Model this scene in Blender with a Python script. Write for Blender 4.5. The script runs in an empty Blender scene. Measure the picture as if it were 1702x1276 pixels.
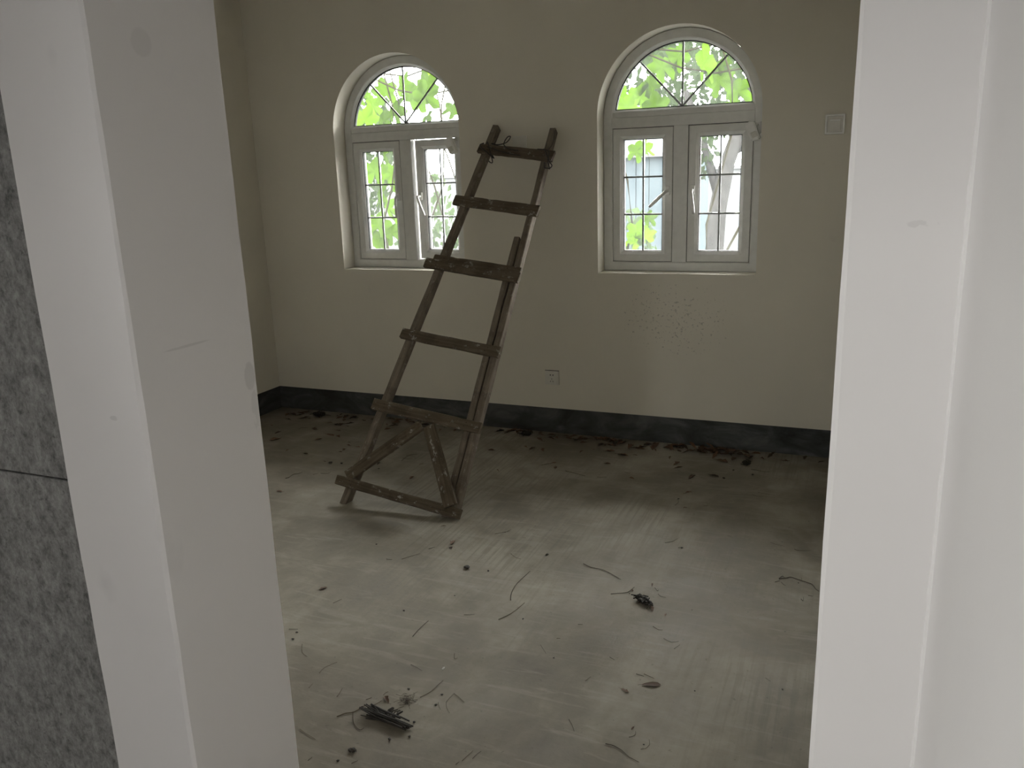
import bpy, bmesh, math, random
from mathutils import Vector, Matrix, Euler
scene = bpy.context.scene
C = scene.collection
PI = math.pi

# ------------------------------------------------------------------ camera
EYE = Vector((0.0, 0.0, 1.55))
cam_d = bpy.data.cameras.new('camera')
cam = bpy.data.objects.new('camera', cam_d)
C.objects.link(cam)
YAW, PITCH, ROLL = 0.4014, 0.2486, -0.0334
fwd = Vector((-math.sin(YAW)*math.cos(PITCH), math.cos(YAW)*math.cos(PITCH), -math.sin(PITCH)))
r0 = Vector((math.cos(YAW), math.sin(YAW), 0))
u0 = r0.cross(fwd)
right = r0*math.cos(ROLL) + u0*math.sin(ROLL)
up = right.cross(fwd)
cam.matrix_world = Matrix(((right.x, up.x, -fwd.x, EYE.x), (right.y, up.y, -fwd.y, EYE.y),
                           (right.z, up.z, -fwd.z, EYE.z), (0, 0, 0, 1)))
cam_d.sensor_width = 36.0
cam_d.lens = 1372.1/1702*36.0
cam_d.clip_start = 0.01
scene.camera = cam

# ------------------------------------------------------------------ overcast sky, daylight, exposure
world = bpy.data.worlds.new('overcast_sky')
scene.world = world
world.use_nodes = True
bg = world.node_tree.nodes['Background']
bg.inputs['Color'].default_value = (1.0, 0.992, 0.985, 1)
bg.inputs['Strength'].default_value = 40.0
vs = scene.view_settings
vs.view_transform = 'Standard'
vs.look = 'None'
vs.gamma = 1.0
vs.use_curve_mapping = False
vs.exposure = 0.5

# room measures (metres); x runs along the window wall, y into the room, z up
D = 4.562            # inner face of the window wall
TH = 0.24            # its thickness
XL = -3.713          # left corner of the room
XR = 0.12            # right wall of the room
HB = 0.1585          # top of the bare cement skirting band
TOP = 2.85           # ceiling
A, B = 0.83, 1.0765  # hall face and room face of the doorway wall
DXL, DXR = -0.9213, -0.0152   # doorway jambs
HX = 0.0863          # hall side wall
HY = -3.2            # far end of the hall
WIN = ((-3.094, -2.2206), (-1.3779, -0.5045))
SILL, SPR = 0.9867, 1.8357

def portal(name, loc, rot, sx, sy):
    l = bpy.data.lights.new(name, 'AREA'); l.shape = 'RECTANGLE'; l.size = sx; l.size_y = sy
    l.cycles.is_portal = True
    o = bpy.data.objects.new(name, l); C.objects.link(o); o.location = loc; o.rotation_euler = rot
for i_, (wx0, wx1) in enumerate(WIN):     # daylight sampling through the two windows and the added hall windows
    portal('daylight_window', ((wx0+wx1)/2, D+TH+0.005, (SILL+SPR+0.437)/2), (-PI/2, 0, 0), 0.9, SPR+0.437-SILL+0.02)
HXL = -2.6           # far side wall of the hall
HALL_ADDED_WIN = (-1.55, -0.85, 1.33, 2.1)      # y0, y1, z0, z1 of its unseen window, added to light the jambs
portal('daylight_hall', (HXL-0.205, (HALL_ADDED_WIN[0]+HALL_ADDED_WIN[1])/2, (HALL_ADDED_WIN[2]+HALL_ADDED_WIN[3])/2), (0, -PI/2, 0), HALL_ADDED_WIN[3]-HALL_ADDED_WIN[2], HALL_ADDED_WIN[1]-HALL_ADDED_WIN[0])
END_ADDED_WIN = (-0.9, -0.57, 1.3, 2.0)       # x0, x1, z0, z1 of an unseen window added to light the window wall
portal('daylight_end', ((END_ADDED_WIN[0]+END_ADDED_WIN[1])/2, HY-0.205, (END_ADDED_WIN[2]+END_ADDED_WIN[3])/2), (PI/2, 0, 0), END_ADDED_WIN[1]-END_ADDED_WIN[0], END_ADDED_WIN[3]-END_ADDED_WIN[2])

# ------------------------------------------------------------------ helpers
def tag(o, label=None, cat=None, group=None, kind=None):
    if label: o['label'] = label
    if cat: o['category'] = cat
    if group: o['group'] = group
    if kind: o['kind'] = kind
    return o
def link(name, me, parent=None, loc=(0, 0, 0), rot=(0, 0, 0)):
    o = bpy.data.objects.new(name, me); C.objects.link(o)
    o.location = loc; o.rotation_euler = rot
    if parent: o.parent = parent
    return o
def mesh_of(name, bm, m, smooth=False):
    me = bpy.data.meshes.new(name)
    bmesh.ops.recalc_face_normals(bm, faces=bm.faces[:])
    bm.to_mesh(me); bm.free()
    if m: me.materials.append(m)
    if smooth:
        for p in me.polygons: p.use_smooth = True
    return me
def obj(name, bm, m, parent=None, loc=(0, 0, 0), rot=(0, 0, 0), smooth=False):
    return link(name, mesh_of(name, bm, m, smooth), parent, loc, rot)
def empty(name, loc, rot=(0, 0, 0)):
    o = bpy.data.objects.new(name, None); C.objects.link(o)
    o.location = loc; o.rotation_euler = rot; o.empty_display_size = 0.1
    return o
def box(bm, x0, x1, y0, y1, z0, z1, bev=0.0, seg=2):
    r = bmesh.ops.create_cube(bm, size=1.0)
    vs_ = r['verts']
    for v in vs_:
        v.co = Vector((x0+(v.co.x+.5)*(x1-x0), y0+(v.co.y+.5)*(y1-y0), z0+(v.co.z+.5)*(z1-z0)))
    if bev > 0:
        es = list({e for v in vs_ for e in v.link_edges})
        bmesh.ops.bevel(bm, geom=es, offset=bev, segments=seg, affect='EDGES', profile=.6)
    return vs_
def tube(bm, pts, rad, n=6, cap=True):
    pts = [Vector(p) for p in pts]
    rads = rad if isinstance(rad, (list, tuple)) else [rad]*len(pts)
    rings = []
    for i, p in enumerate(pts):
        t = (pts[min(i+1, len(pts)-1)]-pts[max(i-1, 0)]).normalized()
        a = t.cross(Vector((0, 0, 1)))
        if a.length < 1e-3: a = t.cross(Vector((1, 0, 0)))
        a.normalize(); b = t.cross(a)
        rings.append([bm.verts.new(p+(a*math.cos(2*PI*k/n)+b*math.sin(2*PI*k/n))*rads[i]) for k in range(n)])
    for q in range(len(rings)-1):
        for k in range(n):
            bm.faces.new((rings[q][k], rings[q][(k+1) % n], rings[q+1][(k+1) % n], rings[q+1][k]))
    if cap:
        bm.faces.new(rings[0][::-1]); bm.faces.new(rings[-1])
def ring_sweep(bm, path, profile, closed_profile=True):
    """sweep a profile [(inset, y)] round a closed outline; path(inset) -> [(x, z)]"""
    rings = [[bm.verts.new((x, y, z)) for x, z in path(i)] for i, y in profile]
    n = len(rings[0]); m = len(rings)
    for q in range(m if closed_profile else m-1):
        a, b = rings[q], rings[(q+1) % m]
        for k in range(n):
            bm.faces.new((a[k], a[(k+1) % n], b[(k+1) % n], b[k]))

# ------------------------------------------------------------------ materials
def newmat(name):
    m = bpy.data.materials.new(name); m.use_nodes = True
    nt = m.node_tree; b = nt.nodes['Principled BSDF']
    return m, nt, b
def N(nt, t, **kw):
    n = nt.nodes.new(t)
    for k, v in kw.items(): setattr(n, k, v)
    return n
def ramp(nt, fac, stops):
    r = N(nt, 'ShaderNodeValToRGB'); e = r.color_ramp.elements
    while len(e) < len(stops): e.new(0.5)
    for el, (p, c) in zip(e, stops):
        el.position = p; el.color = (*c, 1) if len(c) == 3 else c
    nt.links.new(fac, r.inputs[0]); return r.outputs[0]
def coord(nt, world=True, scale=(1, 1, 1), rot=(0, 0, 0)):
    if world: src = N(nt, 'ShaderNodeNewGeometry').outputs['Position']
    else: src = N(nt, 'ShaderNodeTexCoord').outputs['Object']
    mp = N(nt, 'ShaderNodeMapping'); mp.inputs['Scale'].default_value = scale; mp.inputs['Rotation'].default_value = rot
    nt.links.new(src, mp.inputs[0]); return mp.outputs[0]
def noise(nt, vec, scale, detail=4, rough=.55, dist=0.0):
    n = N(nt, 'ShaderNodeTexNoise'); n.inputs['Scale'].default_value = scale
    n.inputs['Detail'].default_value = detail; n.inputs['Roughness'].default_value = rough
    n.inputs['Distortion'].default_value = dist
    nt.links.new(vec, n.inputs['Vector']); return n.outputs['Fac']
def mixc(nt, fac, a, b, mode='MIX'):
    m = N(nt, 'ShaderNodeMix', data_type='RGBA', blend_type=mode)
    for s, v in ((0, fac), (6, a), (7, b)):
        if hasattr(v, 'is_output'): nt.links.new(v, m.inputs[s])
        elif s == 0: m.inputs[0].default_value = v
        else: m.inputs[s].default_value = (*v, 1)
    return m.outputs[2]
def math_n(nt, op, a, b=None, clamp=False):
    m = N(nt, 'ShaderNodeMath', operation=op, use_clamp=clamp)
    for i, v in enumerate((a, b)):
        if v is None: continue
        if hasattr(v, 'is_output'): nt.links.new(v, m.inputs[i])
        else: m.inputs[i].default_value = v
    return m.outputs[0]
def bump(nt, b, h, strength=.2, dist=.002):
    n = N(nt, 'ShaderNodeBump'); n.inputs['Strength'].default_value = strength; n.inputs['Distance'].default_value = dist
    nt.links.new(h, n.inputs['Height']); nt.links.new(n.outputs[0], b.inputs['Normal'])
def flat(name, col, rough=.5, var=.12, scale=30, metal=0, bmp=.0, spec=None):
    m, nt, b = newmat(name)
    v = coord(nt, False)
    n = noise(nt, v, scale)
    lo = tuple(c*(1-var) for c in col); hi = tuple(min(1, c*(1+var)) for c in col)
    nt.links.new(ramp(nt, n, [(.3, lo), (.7, hi)]), b.inputs['Base Color'])
    b.inputs['Roughness'].default_value = rough; b.inputs['Metallic'].default_value = metal
    if spec is not None: b.inputs['Specular IOR Level'].default_value = spec
    if bmp: bump(nt, b, n, bmp)
    return m

def paint(name, col, stains=None, grime=.06):
    m, nt, b = newmat(name)
    v = coord(nt)
    big = noise(nt, v, 1.3, 5, .6)
    lo = tuple(c*(1-grime) for c in col)
    c = ramp(nt, big, [(.35, lo), (.65, col)])
    # sparse small scuffs
    sp = noise(nt, coord(nt, True, (1, 1, .6)), 9, 3, .5)
    sc = ramp(nt, sp, [(.70, (0, 0, 0)), (.80, (1, 1, 1))])
    c = mixc(nt, math_n(nt, 'MULTIPLY', sc, .16), c, tuple(x*.45 for x in col))
    if stains:
        for (ax, px, pz, rx, rz, sca, thr, amt) in stains:
            geo = N(nt, 'ShaderNodeNewGeometry')
            sx = N(nt, 'ShaderNodeSeparateXYZ'); nt.links.new(geo.outputs['Position'], sx.inputs[0])
            dx = math_n(nt, 'DIVIDE', math_n(nt, 'SUBTRACT', sx.outputs[ax], px), rx)
            dz = math_n(nt, 'DIVIDE', math_n(nt, 'SUBTRACT', sx.outputs[2], pz), rz)
            rr = math_n(nt, 'ADD', math_n(nt, 'MULTIPLY', dx, dx), math_n(nt, 'MULTIPLY', dz, dz))
            mask = math_n(nt, 'SUBTRACT', 1.0, rr, True)
            nn = noise(nt, coord(nt), sca, 3, .6)
            spk = ramp(nt, math_n(nt, 'ADD', nn, math_n(nt, 'MULTIPLY', mask, .09)), [(thr, (0, 0, 0)), (thr+.05, (1, 1, 1))])
            f = math_n(nt, 'MULTIPLY', math_n(nt, 'MULTIPLY', spk, ramp(nt, mask, [(0, (0, 0, 0)), (.35, (1, 1, 1))])), amt)
            c = mixc(nt, f, c, (.06, .055, .045))
    nt.links.new(c, b.inputs['Base Color'])
    b.inputs['Roughness'].default_value = .75
    b.inputs['Specular IOR Level'].default_value = .25
    h = math_n(nt, 'ADD', math_n(nt, 'MULTIPLY', noise(nt, v, 6, 3), 1.0), math_n(nt, 'MULTIPLY', noise(nt, v, 60, 3), .12))
    bump(nt, b, h, .25, .006)
    return m
M = {}
M['paint_room'] = paint('cream_wall_paint', (.765, .728, .635), [(0, -.93, .74, .36, .24, 62, .665, .38)])
M['paint_hall'] = paint('white_wall_paint', (.80, .78, .777), [(1, 1.058, 1.24, .014, .026, 30, .40, .14), (1, 1.064, 1.18, .010, .040, 40, .45, .09), (1, .92, 1.74, .020, .020, 24, .38, .08),
    (0, .05, 1.495, .014, .004, 60, .45, .10), (0, -.976, 1.228, .010, .004, 60, .45, .15), (1, .93, 1.317, .050, .0022, 40, .40, .14)], grime=.03)
M['ceil'] = paint('ceiling_paint', (.80, .77, .70))

def concrete(name):
    m, nt, b = newmat(name)
    v = coord(nt)
    big = noise(nt, v, .9, 6, .6, .6)
    mid = noise(nt, v, 5, 6, .65, .3)
    c = ramp(nt, math_n(nt, 'ADD', math_n(nt, 'MULTIPLY', big, .65), math_n(nt, 'MULTIPLY', mid, .35)),
             [(.34, (.126, .108, .080)), (.48, (.215, .193, .154)), (.60, (.34, .315, .264))])
    # broom and trowel streaks running in from the doorway
    st = noise(nt, coord(nt, True, (60, 2.2, 1), (0, 0, .12)), 1.0, 3, .6, .2)
    st_mask = ramp(nt, noise(nt, v, .8, 2), [(.42, (0, 0, 0)), (.62, (1, 1, 1))])
    c = mixc(nt, math_n(nt, 'MULTIPLY', math_n(nt, 'MULTIPLY', ramp(nt, st, [(.48, (0, 0, 0)), (.62, (1, 1, 1))]), st_mask), .5), c, (.16, .148, .125))
    # swirling trowel marks
    sw = noise(nt, coord(nt, True, (1.2, 9, 1), (0, 0, .5)), 2.5, 5, .65, 1.2)
    c = mixc(nt, math_n(nt, 'MULTIPLY', ramp(nt, sw, [(.55, (0, 0, 0)), (.72, (1, 1, 1))]), .35), c, (.40, .375, .325))
    sp = noise(nt, v, 55, 2)
    c = mixc(nt, math_n(nt, 'MULTIPLY', ramp(nt, sp, [(.68, (0, 0, 0)), (.74, (1, 1, 1))]), .5), c, (.10, .09, .07))
    nt.links.new(c, b.inputs['Base Color'])
    nt.links.new(ramp(nt, mid, [(.3, (.55,)*3), (.7, (.8,)*3)]), b.inputs['Roughness'])
    b.inputs['Specular IOR Level'].default_value = .3
    h = math_n(nt, 'ADD', math_n(nt, 'MULTIPLY', mid, 1.0), math_n(nt, 'ADD', math_n(nt, 'MULTIPLY', st, .35), math_n(nt, 'MULTIPLY', sp, .15)))
    bump(nt, b, h, .35, .008)
    return m
M['floor'] = concrete('trowelled_concrete')

def skirting():
    m, nt, b = newmat('bare_cement_band')
    v = coord(nt, True, (1, 1, 2.2))
    n = noise(nt, v, 4, 6, .62, .8)
    c = ramp(nt, n, [(.33, (.030, .031, .028)), (.5, (.062, .066, .064)), (.68, (.125, .13, .13))])
    nt.links.new(c, b.inputs['Base Color']); b.inputs['Roughness'].default_value = .85
    bump(nt, b, noise(nt, coord(nt), 40, 4), .4, .004)
    return m
M['skirt'] = skirting()

def grey_panel():
    m, nt, b = newmat('grey_cement_panel')
    v = coord(nt)
    n1 = noise(nt, coord(nt, True, (1, 1, .7)), 60, 8, .78, .2)
    n2 = noise(nt, v, 90, 4, .6)
    c = ramp(nt, n1, [(.32, (.10, .099, .097)), (.5, (.255, .252, .247)), (.66, (.40, .396, .388))])
    c = mixc(nt, math_n(nt, 'MULTIPLY', ramp(nt, n2, [(.60, (0, 0, 0)), (.70, (1, 1, 1))]), .55), c, (.055, .054, .052))
    nt.links.new(c, b.inputs['Base Color']); b.inputs['Roughness'].default_value = .85
    h = math_n(nt, 'ADD', n1, math_n(nt, 'MULTIPLY', n2, .4))
    bump(nt, b, h, .6, .006)
    return m
M['panel'] = grey_panel()

def wood(name, dark, light, paint_amt=.5):
    m, nt, b = newmat(name)
    v = coord(nt, False, (1, 1, 1))
    g = noise(nt, coord(nt, False, (4, 60, 60)), 1.0, 5, .6, .4)
    c = ramp(nt, g, [(.3, dark), (.7, light)])
    blot = noise(nt, v, 9, 4, .6)
    c = mixc(nt, math_n(nt, 'MULTIPLY', ramp(nt, blot, [(.5, (0, 0, 0)), (.62, (1, 1, 1))]), .4), c, tuple(x*.5 for x in dark))
    off = N(nt, 'ShaderNodeVectorMath', operation='ADD'); oi = N(nt, 'ShaderNodeObjectInfo')
    nt.links.new(coord(nt, False, (1, 1.6, 1)), off.inputs[0]); nt.links.new(math_n(nt, 'MULTIPLY', oi.outputs['Random'], 37.0), off.inputs[1])
    sp = noise(nt, off.outputs[0], 22, 5, .72)
    c = mixc(nt, math_n(nt, 'MULTIPLY', ramp(nt, sp, [(.585, (0, 0, 0)), (.66, (1, 1, 1))]), paint_amt), c, (.48, .46, .42))
    nt.links.new(c, b.inputs['Base Color']); b.inputs['Roughness'].default_value = .8
    b.inputs['Specular IOR Level'].default_value = .25
    bump(nt, b, g, .5, .002)
    return m
M['rail'] = wood('weathered_rail_wood', (.13, .105, .078), (.26, .22, .175), .35)
M['rung'] = wood('paint_spattered_board', (.085, .067, .046), (.18, .145, .105), .75)
M['nail'] = flat('rusty_nail', (.06, .04, .03), .6, metal=.6)
M['wire'] = flat('dark_wire', (.035, .030, .027), .6)

M['upvc'] = flat('white_window_profile', (.75, .75, .72), .38, .05, 20)
M['gasket'] = flat('black_gasket', (.012, .012, .012), .7)
M['bar'] = flat('grey_glazing_bar', (.30, .32, .32), .4)
M['plastic'] = flat('white_plastic', (.86, .855, .83), .4, .04)
M['plate'] = flat('cream_faceplate', (.70, .68, .62), .35, .04)
M['hole'] = flat('socket_slot', (.01, .01, .01), .8)
def glass():
    m, nt, b = newmat('dusty_glass')
    nt.nodes.remove(b); out = nt.nodes['Material Output']
    tr = N(nt, 'ShaderNodeBsdfTransparent'); tr.inputs[0].default_value = (.955, .96, .945, 1)
    gl = N(nt, 'ShaderNodeBsdfGlossy'); gl.inputs['Roughness'].default_value = .04
    tl = N(nt, 'ShaderNodeBsdfTranslucent'); tl.inputs[0].default_value = (.9, .95, .95, 1)
    lw = N(nt, 'ShaderNodeFresnel'); lw.inputs[0].default_value = 1.35
    m1 = N(nt, 'ShaderNodeMixShader'); nt.links.new(lw.outputs[0], m1.inputs[0])
    nt.links.new(tr.outputs[0], m1.inputs[1]); nt.links.new(gl.outputs[0], m1.inputs[2])
    dust = noise(nt, coord(nt, True, (1, 1, .35)), 14, 5, .7)
    m2 = N(nt, 'ShaderNodeMixShader')
    nt.links.new(ramp(nt, dust, [(.3, (.004,)*3), (.75, (.013,)*3)]), m2.inputs[0])
    nt.links.new(m1.outputs[0], m2.inputs[1]); nt.links.new(tl.outputs[0], m2.inputs[2])
    nt.links.new(m2.outputs[0], out.inputs[0])
    return m
M['glass'] = glass()
def leafmat(name, d, t, mixf=.5):
    m, nt, b = newmat(name)
    nt.nodes.remove(b); out = nt.nodes['Material Output']
    oi = N(nt, 'ShaderNodeObjectInfo')
    n = noise(nt, coord(nt, True), 12, 3)
    k = math_n(nt, 'ADD', math_n(nt, 'MULTIPLY', oi.outputs['Random'], .6), math_n(nt, 'MULTIPLY', n, .4))
    df = N(nt, 'ShaderNodeBsdfDiffuse'); tl = N(nt, 'ShaderNodeBsdfTranslucent')
    nt.links.new(ramp(nt, k, [(.2, tuple(x*.7 for x in d)), (.8, tuple(x*1.2 for x in d))]), df.inputs[0])
    nt.links.new(ramp(nt, k, [(.2, tuple(x*.65 for x in t)), (.8, tuple(min(1, x*1.3) for x in t))]), tl.inputs[0])
    mx = N(nt, 'ShaderNodeMixShader'); mx.inputs[0].default_value = mixf
    nt.links.new(df.outputs[0], mx.inputs[1]); nt.links.new(tl.outputs[0], mx.inputs[2])
    nt.links.new(mx.outputs[0], out.inputs[0])
    return m
M['vine'] = leafmat('fresh_green_leaf', (.011, .023, .0014), (.025, .050, .0024), .6)
M['foliage'] = leafmat('garden_foliage', (.014, .021, .009), (.021, .033, .013), .5)
M['stem'] = flat('vine_stem', (.012, .011, .006), .8, spec=0)
M['bark'] = flat('tree_bark', (.013, .0125, .012), .9, .3, 8, bmp=.3, spec=0)
M['gwall'] = flat('pale_garden_wall', (.050, .052, .053), .9, .06, 2, spec=0)
M['bluewall'] = flat('blue_grey_cladding', (.026, .033, .037), .7, .08, 2, spec=0)
M['ground'] = flat('pale_paving', (.032, .032, .032), .9, .15, 1.5, spec=0)
def dry(name, a, b_):
    m, nt, b = newmat(name)
    oi = N(nt, 'ShaderNodeObjectInfo')
    n = noise(nt, coord(nt, False), 60, 4)
    c = ramp(nt, math_n(nt, 'ADD', math_n(nt, 'MULTIPLY', oi.outputs['Random'], .6), math_n(nt, 'MULTIPLY', n, .4)), [(.15, a), (.85, b_)])
    nt.links.new(c, b.inputs['Base Color']); b.inputs['Roughness'].default_value = .7
    return m
M['dry'] = dry('dry_brown_leaf', (.035, .022, .013), (.16, .085, .045))
M['twig'] = dry('dry_twig', (.045, .035, .022), (.12, .09, .055))
M['dark'] = dry('rotted_matter', (.010, .008, .006), (.034, .027, .018))
M['pale'] = dry('pale_chip', (.5, .49, .46), (.62, .61, .58))
# positions of the floor litter (x, y, size) and twig lines, metres
LEAVES=[(-3.549,4.411,0.059),(-3.486,4.327,0.045),(-3.28,3.925,0.056),(-3.071,3.779,0.037),(-3.013,4.012,0.044),(-2.995,4.108,0.065),(-3.0,4.206,0.039),(-2.928,4.099,0.038),(-3.157,4.336,0.038),(-3.096,4.311,0.028),(-3.052,4.325,0.049),(-3.019,4.366,0.05),(-3.159,4.457,0.045),(-3.097,4.419,0.044),(-3.067,4.483,0.057),(-3.169,4.186,0.043),(-2.763,3.967,0.034),(-2.696,3.959,0.034),(-2.745,3.891,0.028),(-2.743,3.85,0.022),(-2.795,4.02,0.02),(-2.993,4.3,0.025),(-2.705,4.324,0.042),(-2.706,4.396,0.055),(-2.736,4.493,0.062),(-2.804,4.538,0.056),(-2.744,4.556,0.056),(-2.683,4.596,0.05),(-2.439,3.93,0.033),(-2.414,3.737,0.032),(-2.125,3.598,0.04),(-2.925,3.759,0.028),(-2.737,3.68,0.019),(-3.395,4.376,0.051),(-3.472,4.503,0.059),(-3.468,4.434,0.046),(-3.356,4.054,0.043),(-3.496,4.172,0.025),(-2.0,4.498,0.05),(-1.931,4.509,0.062),(-1.684,4.237,0.052),(-1.617,4.229,0.049),(-1.704,4.413,0.066),(-1.648,4.45,0.048),(-1.545,4.481,0.048),(-1.723,4.498,0.036),(-1.395,4.267,0.039),(-1.34,4.327,0.017),(-1.46,4.487,0.071),(-1.324,4.422,0.052),(-1.267,4.43,0.052),(-1.155,4.282,0.061),(-1.09,4.302,0.028),(-1.148,4.429,0.068),(-1.097,4.435,0.068),(-1.243,4.326,0.045),(-1.449,3.979,0.032),(-1.481,4.047,0.027),(-1.199,4.123,0.032),(-1.398,4.546,0.071),(-1.347,4.561,0.059),(-1.286,4.54,0.053),(-1.234,4.507,0.052),(-1.735,4.258,0.035),(-1.017,3.944,0.031),(-1.903,4.141,0.035),(-1.733,3.844,0.022),(-0.897,4.315,0.037),(-0.884,4.536,0.071),(-0.937,4.461,0.064),(-0.746,4.499,0.063),(-0.691,4.475,0.069),(-0.618,4.34,0.066),(-0.563,4.396,0.048),(-0.479,4.451,0.049),(-0.419,4.45,0.03),(-0.203,4.546,0.054),(-0.119,4.487,0.041),(-0.726,4.053,0.058),(-0.62,4.109,0.04),(-0.681,3.645,0.021),(-0.703,3.839,0.033),(-1.017,4.468,0.045),(-1.09,4.414,0.051),(-1.064,4.496,0.052),(-0.842,4.233,0.06),(-0.821,4.174,0.048),(-0.301,4.449,0.042),(-0.744,4.562,0.051),(-0.617,4.559,0.057),(-0.604,4.605,0.051),(-0.664,4.463,0.05),(-0.627,4.464,0.056),(-0.751,4.456,0.056),(-0.591,4.466,0.043),(-1.251,1.881,0.033),(-0.655,2.857,0.024),(-0.717,2.791,0.013),(-0.66,2.715,0.027),(-0.615,2.683,0.041),(-0.559,2.655,0.018),(-0.51,2.228,0.051),(-0.579,2.172,0.028),(-0.512,2.008,0.015),(-1.557,2.949,0.035),(-1.541,2.899,0.024),(-1.856,2.411,0.031),(-2.69,3.215,0.035),(-1.678,3.093,0.023),(-2.178,3.805,0.028)]
BITS=[(-2.685,3.664,0.027),(-2.621,3.679,0.016),(-2.372,3.668,0.01),(-0.438,4.183,0.014),(-0.541,4.222,0.012),(-0.57,4.086,0.017),(-0.733,3.742,0.01),(-1.096,1.91,0.01),(-1.102,1.962,0.009),(-1.214,1.952,0.009),(-1.118,1.815,0.011),(-1.147,1.723,0.013),(-1.236,1.597,0.009),(-1.1,1.754,0.01),(-0.477,2.721,0.006),(-0.72,2.765,0.006),(-0.135,3.054,0.006),(-0.466,1.95,0.006),(-1.395,2.752,0.029),(-1.755,2.108,0.011),(-1.741,2.068,0.011),(-1.302,2.759,0.011),(-1.341,2.532,0.007),(-1.87,2.828,0.01),(-1.47,2.369,0.01),(-1.032,2.46,0.008),(-0.613,3.216,0.011),(-0.624,3.213,0.006),(-0.845,2.266,0.007),(-0.379,2.243,0.006),(-0.131,2.34,0.008),(-1.128,2.973,0.016)]
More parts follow.
